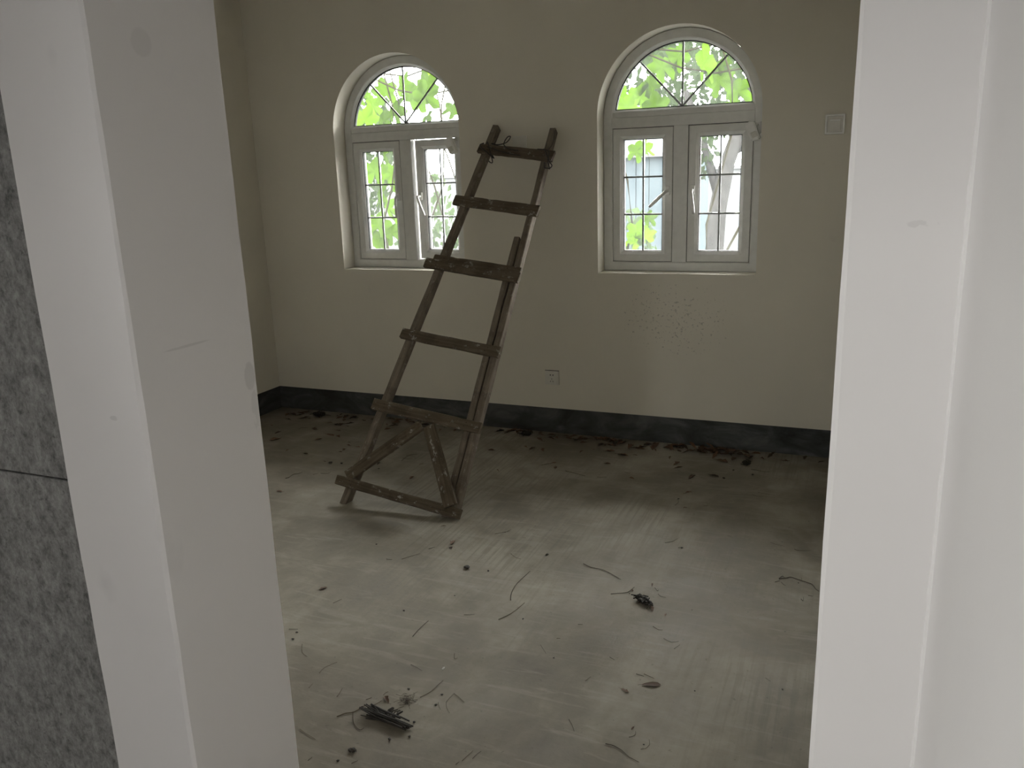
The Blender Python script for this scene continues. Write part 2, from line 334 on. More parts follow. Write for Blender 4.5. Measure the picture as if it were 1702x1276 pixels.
TWIGS=[[(-2.782,3.385),(-2.77,3.397),(-2.777,3.445),(-2.757,3.463),(-2.751,3.492)],[(-3.268,4.156),(-3.27,4.187),(-3.231,4.198)],[(-2.671,3.479),(-2.654,3.499)],[(-2.64,3.508),(-2.604,3.515),(-2.6,3.543)],[(-2.314,3.82),(-2.32,3.883),(-2.314,3.926),(-2.28,3.945)],[(-2.333,3.863),(-2.294,3.858),(-2.277,3.88)],[(-2.336,3.911),(-2.301,3.914),(-2.269,3.899)],[(-1.38,3.944),(-1.349,3.934),(-1.256,3.902)],[(-1.192,3.907),(-1.169,3.91),(-1.147,3.922)],[(-1.535,3.988),(-1.517,4.01),(-1.491,4.04)],[(-1.074,4.02),(-1.045,4.011)],[(-0.456,4.262),(-0.421,4.255),(-0.386,4.243),(-0.361,4.256)],[(-0.409,3.911),(-0.379,3.887),(-0.354,3.895)],[(-0.386,3.942),(-0.353,3.937),(-0.328,3.929)],[(-0.726,3.816),(-0.707,3.833),(-0.692,3.863)],[(-0.606,3.694),(-0.586,3.704),(-0.599,3.744)],[(-0.732,3.657),(-0.725,3.703),(-0.739,3.743)],[(-1.405,1.841),(-1.407,1.859),(-1.412,1.883)],[(-1.311,1.859),(-1.3,1.874)],[(-1.272,1.898),(-1.272,1.91),(-1.267,1.918)],[(-1.197,1.835),(-1.196,1.855),(-1.184,1.87)],[(-1.159,1.926),(-1.15,1.942),(-1.141,1.969),(-1.133,2.028)],[(-1.072,1.932),(-1.072,1.955),(-1.069,1.979)],[(-1.069,1.979),(-1.046,1.967),(-1.02,1.951)],[(-1.072,1.932),(-1.059,1.909),(-1.039,1.888)],[(-1.316,1.794),(-1.288,1.754),(-1.269,1.738),(-1.249,1.729),(-1.243,1.741)],[(-1.348,1.757),(-1.333,1.779),(-1.312,1.793),(-1.297,1.831),(-1.273,1.844),(-1.262,1.87)],[(-1.094,1.922),(-1.085,1.908),(-1.073,1.895)],[(-0.923,1.696),(-0.919,1.708)],[(-0.913,1.714),(-0.909,1.735),(-0.903,1.761)],[(-0.89,1.733),(-0.887,1.749),(-0.881,1.769)],[(-1.194,1.6),(-1.184,1.616)],[(-0.785,2.737),(-0.745,2.758),(-0.727,2.773),(-0.72,2.797),(-0.714,2.817)],[(-0.64,2.838),(-0.626,2.818),(-0.623,2.828)],[(-0.617,2.795),(-0.605,2.781),(-0.585,2.779)],[(-0.847,2.904),(-0.819,2.888),(-0.792,2.865)],[(-0.583,2.565),(-0.561,2.549),(-0.546,2.551)],[(-0.27,3.385),(-0.248,3.372),(-0.212,3.365)],[(-0.171,3.35),(-0.154,3.341),(-0.11,3.355)],[(-0.218,3.032),(-0.202,3.047)],[(-0.206,3.063),(-0.18,3.078),(-0.166,3.09),(-0.138,3.08),(-0.109,3.068),(-0.086,3.058),(-0.073,3.028),(-0.059,3.008)],[(-0.206,3.067),(-0.196,3.091),(-0.188,3.08)],[(-0.196,3.04),(-0.187,3.023),(-0.177,3.014)],[(-0.125,3.082),(-0.126,3.101)],[(-0.094,2.965),(-0.077,2.966)],[(-0.117,2.93),(-0.109,2.917),(-0.109,2.949)],[(-0.566,1.916),(-0.541,1.915),(-0.517,1.905),(-0.491,1.886),(-0.461,1.875)],[(-0.469,1.928),(-0.457,1.936),(-0.451,1.955),(-0.457,1.975)],[(-0.568,2.268),(-0.542,2.264)],[(-0.545,2.276),(-0.528,2.27),(-0.51,2.263)],[(-0.512,1.965),(-0.499,1.979),(-0.501,1.997)],[(-1.629,2.86),(-1.611,2.886)],[(-1.276,2.932),(-1.244,2.906),(-1.216,2.898)],[(-1.245,2.415),(-1.21,2.43)],[(-1.351,2.223),(-1.353,2.28),(-1.349,2.335)],[(-1.796,2.117),(-1.765,2.128)],[(-1.69,2.052),(-1.658,2.009),(-1.627,1.994)],[(-1.531,1.928),(-1.533,1.961),(-1.512,2.0)],[(-1.515,1.849),(-1.517,1.874)],[(-1.404,1.843),(-1.414,1.885)],[(-1.273,2.071),(-1.244,2.062),(-1.222,2.053)],[(-1.166,2.178),(-1.151,2.149),(-1.145,2.157)],[(-1.112,2.425),(-1.085,2.482),(-1.068,2.567)],[(-1.125,2.569),(-1.144,2.623),(-1.151,2.699),(-1.14,2.81)],[(-1.419,1.672),(-1.388,1.661),(-1.348,1.65)],[(-1.314,1.568),(-1.312,1.584)],[(-1.752,2.329),(-1.738,2.363)],[(-1.752,2.716),(-1.727,2.72)],[(-1.691,2.736),(-1.642,2.808)],[(-1.419,3.09),(-1.367,3.139)],[(-0.69,3.241),(-0.663,3.263),(-0.646,3.302)],[(-0.45,3.394),(-0.434,3.389),(-0.422,3.37)],[(-0.958,2.941),(-0.919,2.92),(-0.863,2.913),(-0.779,2.859)],[(-0.912,2.322),(-0.893,2.299),(-0.878,2.281)],[(-0.531,2.5),(-0.502,2.486),(-0.48,2.5)],[(-0.485,2.45),(-0.472,2.479)],[(-0.708,2.179),(-0.699,2.205)],[(-0.696,1.981),(-0.679,1.96),(-0.665,1.937)],[(-0.185,2.382),(-0.169,2.37)],[(-0.673,2.331),(-0.654,2.32)],[(-0.834,2.489),(-0.819,2.495)],[(-0.875,2.379),(-0.863,2.383)],[(-1.382,3.116),(-1.368,3.158)]]
# ------------------------------------------------------------------ the setting
random.seed(11)
def pier(bm, x0, x1, y0, y1, z0, z1, n=46, ch=.005, jit=.0011):
    """plastered pier: chamfered corners, slightly wavering arrises"""
    out = [(x0+ch, y0), (x1-ch, y0), (x1, y0+ch), (x1, y1-ch), (x1-ch, y1), (x0+ch, y1), (x0, y1-ch), (x0, y0+ch)]
    js = [[0, 0] for _ in out]; rings = []
    for i in range(n+1):
        z = z0+(z1-z0)*i/n; r = []
        for k, (x, y) in enumerate(out):
            js[k][0] = js[k][0]*.75+random.uniform(-jit, jit)*.8; js[k][1] = js[k][1]*.75+random.uniform(-jit, jit)*.8
            r.append(bm.verts.new((x+js[k][0], y+js[k][1], z)))
        rings.append(r)
    for i in range(n):
        for k in range(8):
            bm.faces.new((rings[i][k], rings[i][(k+1) % 8], rings[i+1][(k+1) % 8], rings[i+1][k]))
    bm.faces.new(rings[0][::-1]); bm.faces.new(rings[-1])

bm = bmesh.new(); box(bm, -4.4, XR+.4, HY-.2, D+TH, -.15, 0)
tag(obj('floor', bm, M['floor']), 'bare grey trowelled concrete floor with dust and streaks', kind='structure')
bm = bmesh.new(); box(bm, -4.4, XR+.4, HY-.2, D+TH, TOP, TOP+.2)
tag(obj('ceiling', bm, M['ceil']), 'plain painted ceiling slab', kind='structure')

# window wall with two round-headed openings
def window_wall():
    bm = bmesh.new()
    X0, X1, Y0, Y1 = XL-.2, XR+.2, D, D+TH
    NS = 40
    def q(*co): return bm.faces.new([bm.verts.new(c) for c in co])
    def slab(xa, xb, za0, za1, zb0, zb1):
        for y in (Y0, Y1):
            q((xa, y, za0), (xb, y, zb0), (xb, y, zb1), (xa, y, za1))
    x = X0; sm = []
    for w0, w1 in WIN:
        slab(x, w0, HB, TOP, HB, TOP)
        r = (w1-w0)/2; cx = (w0+w1)/2
        pts = [(cx-r*math.cos(PI*k/NS), SPR+r*math.sin(PI*k/NS)) for k in range(NS+1)]
        slab(w0, w1, HB, SILL, HB, SILL)
        for k in range(NS):
            (xa, za), (xb, zb) = pts[k], pts[k+1]
            slab(xa, xb, za, TOP, zb, TOP)
            sm.append(q((xa, Y0, za), (xb, Y0, zb), (xb, Y1, zb), (xa, Y1, za)))
        q((w0, Y0, SILL), (w1, Y0, SILL), (w1, Y1, SILL), (w0, Y1, SILL))
        q((w0, Y0, SILL), (w0, Y1, SILL), (w0, Y1, SPR), (w0, Y0, SPR))
        q((w1, Y0, SILL), (w1, Y1, SILL), (w1, Y1, SPR), (w1, Y0, SPR))
        x = w1
    slab(x, X1, HB, TOP, HB, TOP)
    q((X0, Y0, HB), (X1, Y0, HB), (X1, Y1, HB), (X0, Y1, HB)); q((X0, Y0, TOP), (X1, Y0, TOP), (X1, Y1, TOP), (X0, Y1, TOP))
    q((X0, Y0, HB), (X0, Y1, HB), (X0, Y1, TOP), (X0, Y0, TOP)); q((X1, Y0, HB), (X1, Y1, HB), (X1, Y1, TOP), (X1, Y0, TOP))
    bmesh.ops.remove_doubles(bm, verts=bm.verts[:], dist=1e-5)
    for f in sm:
        if f.is_valid: f.smooth = True
    me = bpy.data.meshes.new('wall_back')
    bmesh.ops.recalc_face_normals(bm, faces=bm.faces[:]); bm.to_mesh(me); bm.free()
    me.materials.append(M['paint_room'])
    me.set_sharp_from_angle(angle=.6)
    return tag(link('wall_back', me), 'cream painted window wall with two arched openings', kind='structure')
window_wall()
def sbox(name, dims, m, label):
    bm = bmesh.new(); box(bm, *dims); return tag(obj(name, bm, m), label, kind='structure')
sbox('wall_left', (XL-.2, XL, B-.05, D, HB, TOP), M['paint_room'], 'cream painted side wall of the room left of the windows')
sbox('wall_right', (XR, XR+.2, B, D, HB, TOP), M['paint_room'], 'cream painted side wall of the room right of the windows')
def band(name, x0, x1, y0, y1, label):
    bm = bmesh.new(); box(bm, x0, x1, y0, y1, 0, HB)
    return tag(obj(name, bm, M['skirt']), label, kind='structure')
band('baseboard_back', XL-.2, XR+.2, D+.008, D+TH, 'dark bare cement band along the foot of the window wall')
band('baseboard_left', XL-.2, XL-.008, B-.05, D+.008, 'dark bare cement band along the foot of the side wall')
band('baseboard_right', XR+.008, XR+.2, B, D+.008, 'dark bare cement band along the foot of the right side wall')

# doorway wall: two plastered piers and the lintel above the frame
PX = -1.098
bm = bmesh.new()
pier(bm, PX, DXL, A, B, 0, TOP)
pier(bm, DXR, XR+.2, A, B, 0, TOP)
box(bm, XL-.2, PX+.01, A+.032, B, 0, TOP)
box(bm, DXL-.01, DXR+.01, A+.001, B-.001, 2.12, TOP)
wf = tag(obj('wall_front', bm, M['paint_hall']), 'white plastered doorway wall with open doorway', kind='structure')
# grey cement panels on its hall face
zs = (0.003, 1.1115, 1.1145, 2.222, 2.225, TOP-.003)
pm = {}
for ci in range(4):
    xb = PX-.001-ci*.603; xa = xb-.60
    if xa < -4.1: xa = -4.1
    for ri in range(3):
        z0, z1 = zs[ri*2], zs[ri*2+1]
        key = (round(xb-xa, 3), ri)
        if key not in pm:
            b_ = bmesh.new(); box(b_, 0, xb-xa, 0, .02, 0, z1-z0, .0012, 1); pm[key] = mesh_of('panel', b_, M['panel'])
        link('panel', pm[key], wf, (xa, A+.012, z0))
# hall
bm = bmesh.new()
n_ = 60; prev = None
box(bm, HX, HX+.25, HY, A, 0, TOP)
hr = tag(obj('wall_hall_right', bm, M['paint_hall']), 'white plastered hall wall meeting the doorway pier', kind='structure')
bm = bmesh.new()
rings = []; j1 = 0
for i in range(201):       # rough plaster bead down the corner
    z = .001+(TOP-.002)*i/200; j1 = j1*.6+random.uniform(-.0012, .0012)
    s_ = .0045+j1
    rings.append([bm.verts.new((HX+.003, A-s_, z)), bm.verts.new((HX-s_*.45, A-s_*.45, z)), bm.verts.new((HX-s_, A+.003, z)), bm.verts.new((HX+.003, A+.003, z))])
for i in range(200):
    for k in range(4): bm.faces.new((rings[i][k], rings[i][(k+1) % 4], rings[i+1][(k+1) % 4], rings[i+1][k]))
bm.faces.new(rings[0]); bm.faces.new(rings[-1])
tag(obj('trim_1', bm, M['paint_hall']), 'rough white plaster bead down the hall corner', kind='structure')
h0, h1, h2, h3 = HALL_ADDED_WIN
bm = bmesh.new()
for d_ in ((HY, h0, 0, TOP), (h1, A+.04, 0, TOP), (h0, h1, 0, h2), (h0, h1, h3, TOP)): box(bm, HXL-.2, HXL, *d_)
tag(obj('wall_hall_left', bm, M['paint_hall']), 'white plastered far side wall of the hall with an added window', kind='structure')
e0, e1, e2, e3 = END_ADDED_WIN
bm = bmesh.new()
for xa, xb, za, zb in ((HXL-.2, e0, 0, TOP), (e1, HX+.25, 0, TOP), (e0, e1, 0, e2), (e0, e1, e3, TOP)): box(bm, xa, xb, HY-.2, HY, za, zb)
tag(obj('wall_hall_back', bm, M['paint_hall']), 'white plastered end wall of the hall with an added window', kind='structure')
bm = bmesh.new()
for xa, xb, za, zb in ((e0, e0+.05, e2, e3), (e1-.05, e1, e2, e3), (e0+.05, e1-.05, e2, e2+.05), (e0+.05, e1-.05, e3-.05, e3)): box(bm, xa, xb, HY-.13, HY-.07, za, zb)
ew = tag(obj('added_end_window', bm, M['upvc']), 'unseen white framed window added in the hall end wall to light the room', kind='structure')
bm = bmesh.new(); box(bm, e0+.05, e1-.05, HY-.105, HY-.10, e2+.05, e3-.05); obj('glass_pane', bm, M['glass'], ew)
bm = bmesh.new()
for d_ in ((h0, h0+.05, h2, h3), (h1-.05, h1, h2, h3), (h0+.05, h1-.05, h2, h2+.05), (h0+.05, h1-.05, h3-.05, h3)): box(bm, HXL-.13, HXL-.07, *d_)
hw = tag(obj('added_hall_window', bm, M['upvc']), 'unseen white framed window added behind the viewer to light the hall', kind='structure')
bm = bmesh.new(); box(bm, HXL-.105, HXL-.10, h0+.05, h1-.05, h2+.05, h3-.05); obj('glass_pane', bm, M['glass'], hw)

# ------------------------------------------------------------------ windows
R_ = (WIN[0][1]-WIN[0][0])/2
YF = D+.122                       # room face of the frames
TZ0, TZ1 = 1.778, 1.866           # transom
FW = .052                         # frame face width
def make_window(name, wi, label, levers, ajar):
    x0, x1 = WIN[wi]; cx = (x0+x1)/2
    t = empty(name, (cx, YF, SILL)); tag(t, label, kind='structure')
    zs0 = SPR-SILL
    def arch_path(i, NS=36):
        r = R_-i-.0008
        return [(-r, .0008+i), (r, .0008+i)] + [(r*math.cos(PI*k/NS), zs0+r*math.sin(PI*k/NS)) for k in range(NS+1)]
    bm = bmesh.new()
    ring_sweep(bm, arch_path, [(0, .062), (0, .003), (.003, 0), (.046, 0), (FW, .006), (FW, .062)])
    obj('frame', bm, M['upvc'], t)
    w = R_-FW+.002; tz0, tz1 = TZ0-SILL, TZ1-SILL
    bm = bmesh.new()
    box(bm, -w, w, -.001, .06, tz0, tz0+.056, .002, 1); box(bm, -w, w, .003, .06, tz0+.056, tz1, .003, 1)
    obj('transom', bm, M['upvc'], t)
    bm = bmesh.new(); box(bm, -.04, .04, .0005, .06, FW, tz0, .002, 1)
    obj('mullion', bm, M['upvc'], t)
    # fan light above the transom
    fan = None
    Rg = R_-FW
    zb = tz1
    def fan_path(i, NS=30):
        r = Rg-i; z_ = zb+i
        a0 = math.asin(max(-1, min(1, (z_-zs0)/r)))
        return [(r*math.cos(a0+(PI-2*a0)*k/NS), zs0+r*math.sin(a0+(PI-2*a0)*k/NS)) for k in range(NS+1)]
    bm = bmesh.new()
    ring_sweep(bm, fan_path, [(-.002, .05), (-.002, .012), (.001, .008), (.010, .020), (.010, .05)])
    fan = obj('fan_light', bm, M['upvc'], t)
    bm = bmesh.new()
    ring_sweep(bm, fan_path, [(.009, .045), (.009, .0195), (.0145, .022), (.0145, .045)])
    obj('gasket', bm, M['gasket'], fan)
    rg = Rg-.014; hub = zb+.012
    angs = [0, 46, 90, 134, 180]
    def edge_pt(a):       # where the ray from the hub meets the glass outline
        d = Vector((math.cos(math.radians(a)), math.sin(math.radians(a))))
        c0 = hub-zs0
        b_ = d.y*c0; disc = b_*b_-(c0*c0-rg*rg)
        s = -b_+math.sqrt(disc); return d*s
    for k in range(4):
        a0, a1 = angs[k], angs[k+1]
        bm = bmesh.new(); f0, f1 = [], []
        rim = [edge_pt(a0+(a1-a0)*j/8) for j in range(9)]
        for y, lst in ((.030, f0), (.035, f1)):
            lst.append(bm.verts.new((0, y, hub)))
            for p_ in rim: lst.append(bm.verts.new((p_.x, y, hub+p_.y)))
        n = len(f0)
        bm.faces.new(f0); bm.faces.new(f1[::-1])
        for j in range(n): bm.faces.new((f0[j], f0[(j+1) % n], f1[(j+1) % n], f1[j]))
        obj('glass_pane', bm, M['glass'], fan)
    for a in angs[1:4]:
        p_ = edge_pt(a); bm = bmesh.new()
        box(bm, 0, p_.length-.002, -.003, .003, -.0052, .0052, .001, 1)
        obj('glazing_bar', bm, M['bar'], fan, (0, .026, hub), (0, -math.radians(a), 0))
    # two casements
    sx0, sx1 = .043, R_-FW-.003
    sz0, sz1 = FW+.003, tz0-.003
    sw, sh = sx1-sx0, sz1-sz0
    def spath(i): return [(i, i), (sw-i, i), (sw-i, sh-i), (i, sh-i)]
    me_s = bmesh.new()
    ring_sweep(me_s, spath, [(0, .055), (0, .005), (.003, .002), (.040, .002), (.044, .006), (.056, .015), (.058, .019), (.058, .055)])
    me_s = mesh_of('sash', me_s, M['upvc'])
    me_g = bmesh.new(); ring_sweep(me_g, spath, [(.057, .045), (.057, .0195), (.0615, .022), (.0615, .045)])
    me_g = mesh_of('gasket', me_g, M['gasket'])
    me_r = bmesh.new(); ring_sweep(me_r, spath, [(-.0045, .05), (-.0045, .010), (.002, .010), (.002, .05)])
    me_r = mesh_of('seal', me_r, M['gasket'])
    g = .0612
    gw, gh = sw-2*g, sh-2*g
    bw = .0095
    px, pz = (gw-bw)/2, (gh-2*bw)/3
    me_p = bmesh.new(); box(me_p, 0, px, 0, .005, 0, pz); me_p = mesh_of('glass_pane', me_p, M['glass'])
    me_v = bmesh.new(); box(me_v, -bw/2, bw/2, -.004, .004, 0, gh, .001, 1); me_v = mesh_of('glazing_bar', me_v, M['bar'])
    me_h = bmesh.new(); box(me_h, 0, px, -.004, .004, -bw/2, bw/2, .001, 1); me_h = mesh_of('glazing_bar', me_h, M['bar'])
    for side, lever in zip((-1, 1), levers):
        ox = sx0 if side > 0 else -sx1
        if not (side > 0 and ajar): link('seal', me_r, t, (ox, 0, sz0))
        if side > 0 and ajar:                     # hinged at the far jamb, pushed a little outwards
            s = link('sash', me_s, t, (ox+sw*(1-math.cos(ajar)), sw*math.sin(ajar), sz0), (0, 0, -ajar))
        else:
            s = link('sash', me_s, t, (ox, 0, sz0))
        link('gasket', me_g, s)
        for ix in range(2):
            for iz in range(3):
                link('glass_pane', me_p, s, (g+ix*(px+bw), .030, g+iz*(pz+bw)))
        link('glazing_bar', me_v, s, (sw/2, .028, g))
        for ix in range(2):
            for iz in (1, 2):
                link('glazing_bar', me_h, s, (g+ix*(px+bw), .028, g+iz*(pz+bw)-bw/2))
        # lever handle on the meeting stile
        hx = .026 if side > 0 else sw-.026
        bm = bmesh.new()
        box(bm, -.013, .013, -.011, .003, -.022, .026, .004, 2)
        tube(bm, [(0, -.008, 0), (0, -.040, 0)], [.009, .009], 10)
        a = math.radians(lever)
        dx, dz = math.sin(a), -math.cos(a)
        pts, rr = [], []
        for k in range(9):
            u = k/8; pts.append((dx*.125*u, -.040-.006*math.sin(u*PI), dz*.125*u)); rr.append(.0095-.002*abs(u-.55)-.0015*(u == 1))
        tube(bm, pts, rr, 8)
        obj('handle', bm, M['plastic'], s, (hx, .002, 1.432-SILL-sz0), smooth=True)
    # sill ledge edge
    return t
make_window('window_1', 0, 'arched white window behind the ladder with one casement ajar', (0, 22), .115)
make_window('window_2', 1, 'arched white window with both casements closed, beside the right jamb', (-48, 7), 0)

def detector(name, x, label):
    t = empty(name, (x, YF-.001, 1.728)); tag(t, label, 'alarm sensor', 'sensors on the window corners')
    bm = bmesh.new(); box(bm, .004, .036, -.012, .002, -.012, .05, .004, 2); tube(bm, [(.02, -.008, .03), (.018, -.03, .034), (.008, -.045, .02)], .006, 8)
    obj('bracket', bm, M['plastic'], t)
    bm = bmesh.new()
    prof = [(-.024, -.046), (.020, -.052), (.026, .040), (.010, .052), (-.026, .044)]
    f0 = [bm.verts.new((x_, -.075, z_)) for x_, z_ in prof]; f1 = [bm.verts.new((x_*1.05, -.028, z_*1.02)) for x_, z_ in prof]
    bm.faces.new(f0); bm.faces.new(f1[::-1])
    for k in range(5): bm.faces.new((f0[k], f0[(k+1) % 5], f1[(k+1) % 5], f1[k]))
    bmesh.ops.bevel(bm, geom=bm.edges[:], offset=.006, segments=3, affect='EDGES')
    o = obj('body', bm, M['plastic'], t, (0, 0, 0), (0, math.radians(-24), 0))
    bm = bmesh.new(); box(bm, -.014, .014, -.0775, -.070, -.036, -.006, .003, 2)
    obj('lens', bm, M['plate'], o)
detector('alarm_sensor', WIN[0][1]-.090, 'white angled sensor on the corner of the window behind the ladder')
detector('alarm_sensor', WIN[1][1]-.052, 'white angled sensor on the corner of the fully closed window')

# ------------------------------------------------------------------ sockets and boxes on the window wall
def plate_obj(name, x, z, w, h, d, label, cat, kind):
    t = empty(name, (x, D, z)); tag(t, label, cat)
    bm = bmesh.new(); box(bm, -w/2, w/2, -d, .001, -h/2, h/2, .002, 2)
    p = obj('faceplate', bm, M['plate'], t)
    if kind == 'socket':
        bm = bmesh.new(); box(bm, -w/2+.006, w/2-.006, -d-.0025, -d+.001, -h/2+.006, h/2-.006, .0012, 1)
        c = obj('insert', bm, M['plate'], t)
        for (sx, sz, ww, hh, rot) in ((-.0085, .018, .0055, .008, 0), (.0085, .018, .0055, .008, 0), (0, -.006, .003, .009, 0), (-.0075, -.021, .003, .009, .5), (.0075, -.021, .003, .009, -.5)):
            bm = bmesh.new(); box(bm, -ww/2, ww/2, -.0008, .001, -hh/2, hh/2)
            obj('slot', bm, M['hole'], c, (sx, -d-.0026, sz), (0, rot, 0))
        bm = bmesh.new(); box(bm, -w/2, w/2, -d+.002, .0005, h/2, h/2+.0025)
        obj('gap', bm, M['hole'], t)
    if kind == 'cover':
        bm = bmesh.new()
        ring_sweep(bm, lambda i: [(-w/2+i, -h/2+i), (w/2-i, -h/2+i), (w/2-i, h/2-i), (-w/2+i, h/2-i)], [(.0, -d+.002), (.002, -d-.010), (.009, -d-.010), (.011, -d+.002)])
        obj('rim', bm, M['plastic'], t)
        bm = bmesh.new(); box(bm, -w/2+.018, w/2-.018, -d-.007, -d+.001, -h/2+.018, h/2-.020, .002, 2)
        c = obj('insert', bm, M['plate'], t)
        bm = bmesh.new(); box(bm, -w/2+.022, w/2-.022, -d-.009, -d-.006, h/2-.034, h/2-.026, .001, 1)
        obj('latch', bm, M['plastic'], t)
    if kind == 'blank':
        bm = bmesh.new(); box(bm, -w/2+.006, w/2-.006, -d-.002, -d+.001, -h/2+.006, h/2-.006, .001, 1)
        obj('insert', bm, M['plate'], t)
    return t
plate_obj('wall_socket', -1.670, .350, .088, .086, .008, 'small cream wall socket with slots low on the window wall', 'socket', 'socket')
plate_obj('wall_socket', -.155, 1.738, .092, .096, .010, 'square cream socket with raised rim high on the wall by the jamb', 'socket', 'cover')
plate_obj('junction_box', -1.838, 1.717, .088, .086, .007, 'plain blank cover plate on the wall behind the ladder top', 'wall plate', 'blank')

# ------------------------------------------------------------------ ladder leaning on the window wall
random.seed(5)
O_ = Vector((-1.965, 3.182, 0))
ex = Vector((1, .024, 0)).normalized(); ey = Vector((-.0142, .591, .807)); ey = (ey-ex*ey.dot(ex)).normalized(); en = ex.cross(ey)
lad = empty('wooden_ladder', O_)
lad.rotation_euler = Matrix((ex, ey, en)).transposed().to_euler()
tag(lad, 'rough homemade wooden ladder leaning on the wall between the windows', 'ladder')
def board(name, p0, p1, w0, w1, o0, o1, m, n=10, foot=False, jit=.0013, rag=0, parent=lad):
    p0, p1 = Vector(p0), Vector(p1); d = p1-p0; Ln = d.length; a = math.atan2(d.y, d.x)
    bm = bmesh.new(); rings = []
    c = .003
    for i in range(n+1):
        u = i/n; hw = (w0+(w1-w0)*u)/2; x = Ln*u; r = []
        for (y, z) in ((-hw+c, o0), (hw-c, o0), (hw, o0+c), (hw, o1-c), (hw-c, o1), (-hw+c, o1), (-hw, o1-c), (-hw, o0+c)):
            xx = x + (random.uniform(-rag, rag) if i in (0, n) else 0)
            if foot and i == 0: xx = x-z*.7323
            r.append(bm.verts.new((xx, y+random.uniform(-jit, jit), z+random.uniform(-jit, jit))))
        rings.append(r)
    for i in range(n):
        for k in range(8): bm.faces.new((rings[i][k], rings[i][(k+1) % 8], rings[i+1][(k+1) % 8], rings[i+1][k]))
    bm.faces.new(rings[0][::-1]); bm.faces.new(rings[-1])
    return obj(name, bm, m, parent, (p0.x, p0.y, 0), (0, 0, a))
RD = -.048
board('rail', (-.314, .0), (.030, 2.262), .038, .036, RD, 0, M['rail'], 22, True)
board('rail', (.281, .0), (.381, 2.220), .036, .036, RD, 0, M['rail'], 22, True)
board('splice_rail', (.242, .0), (.305, 1.525), .033, .032, RD+.004, -.001, M['rail'], 16, True)
def rung(q, o0=.0, o1=.023, name='rung', ext=.0):
    tl, bl, tr, br = (Vector(v) for v in q)
    p0, p1 = (tl+bl)/2, (tr+br)/2
    o = board(name, p0, p1, (tl-bl).length, (tr-br).length, o0+.0005, o1, M['rung'], 12, rag=.002)
    L_ = (p1-p0).length
    for fx in (.12, .87):
        for dy in (-.009, .010):
            bm = bmesh.new(); tube(bm, [(0, 0, -.004), (0, 0, .0014)], .0028, 7)
            obj('nail', bm, M['nail'], o, (L_*fx+random.uniform(-.008, .008), dy, o1))
    return o
r1 = rung([(-.028, 2.121), (-.035, 2.068), (.424, 2.050), (.429, 1.987)])
rung([(-.101, 1.782), (-.106, 1.724), (.406, 1.703), (.404, 1.640)])
rung([(-.142, 1.407), (-.140, 1.352), (.370, 1.331), (.372, 1.272)], 0, .018)
rung([(-.174, 1.373), (-.174, 1.318), (.385, 1.288), (.380, 1.232)], .0185, .040)
rung([(-.220, .960), (-.216, .904), (.356, .876), (.353, .819)])
rung([(-.278, .557), (-.276, .498), (.339, .473), (.336, .419)])
rung([(-.372, .140), (-.370, .092), (.334, .044), (.318, -.002)], 0, .024)
board('brace', (.016, .437), (-.318, .138), .056, .062, .001, .021, M['rung'], 8, rag=.002)
board('brace', (.072, .430), (.278, .050), .062, .066, .0215, .040, M['rung'], 8, rag=.002)
# wire lashings on the top rung
def wire(pts, r=.0032):
    bm = bmesh.new()
    P = [Vector(p) for p in pts]; out = []
    for i in range(len(P)-1):
        a, b, c, d = P[max(i-1, 0)], P[i], P[i+1], P[min(i+2, len(P)-1)]
        for k in range(5):
            t = k/5; out.append(.5*((2*b)+(c-a)*t+(2*a-5*b+4*c-d)*t*t+(3*b-a-3*c+d)*t**3))
    out.append(P[-1]); tube(bm, out, r, 6)
    return obj('wire', bm, M['wire'], lad, smooth=True)
wire([(-.012, 2.135, .006), (-.02, 2.10, .030), (.03, 2.055, .028), (.055, 2.05, -.02), (.03, 2.09, -.055), (.0, 2.13, -.02), (.02, 2.125, .028), (.05, 2.06, .030), (.05, 2.03, -.03), (.01, 2.06, -.055), (-.015, 2.11, -.01)])
wire([(.04, 2.125, .012), (.09, 2.100, .030), (.14, 2.110, .034), (.155, 2.150, .030), (.135, 2.150, .028), (.125, 2.100, .030), (.17, 2.065, .032), (.22, 2.055, .030)])
wire([(.03, 2.09, .028), (.10, 2.060, .032), (.17, 2.035, .032), (.24, 2.020, .030)], .0028)
wire([(.33, 2.06, .028), (.40, 2.04, .034), (.405, 1.98, .030), (.40, 1.97, -.03), (.35, 2.03, -.055), (.345, 2.07, -.02), (.375, 2.05, .036), (.415, 1.975, .032), (.43, 1.955, .02), (.42, 1.940, .018), (.39, 1.945, .016), (.385, 1.975, .024)])
wire([(-.03, 2.255, 0), (.06, 2.20, .006), (.062, 2.15, .006), (.045, 2.11, .012)][1:], .0016)
wire([(.395, 2.20, .006), (.405, 2.14, .008), (.40, 2.09, .010), (.39, 2.05, .030)], .0016)
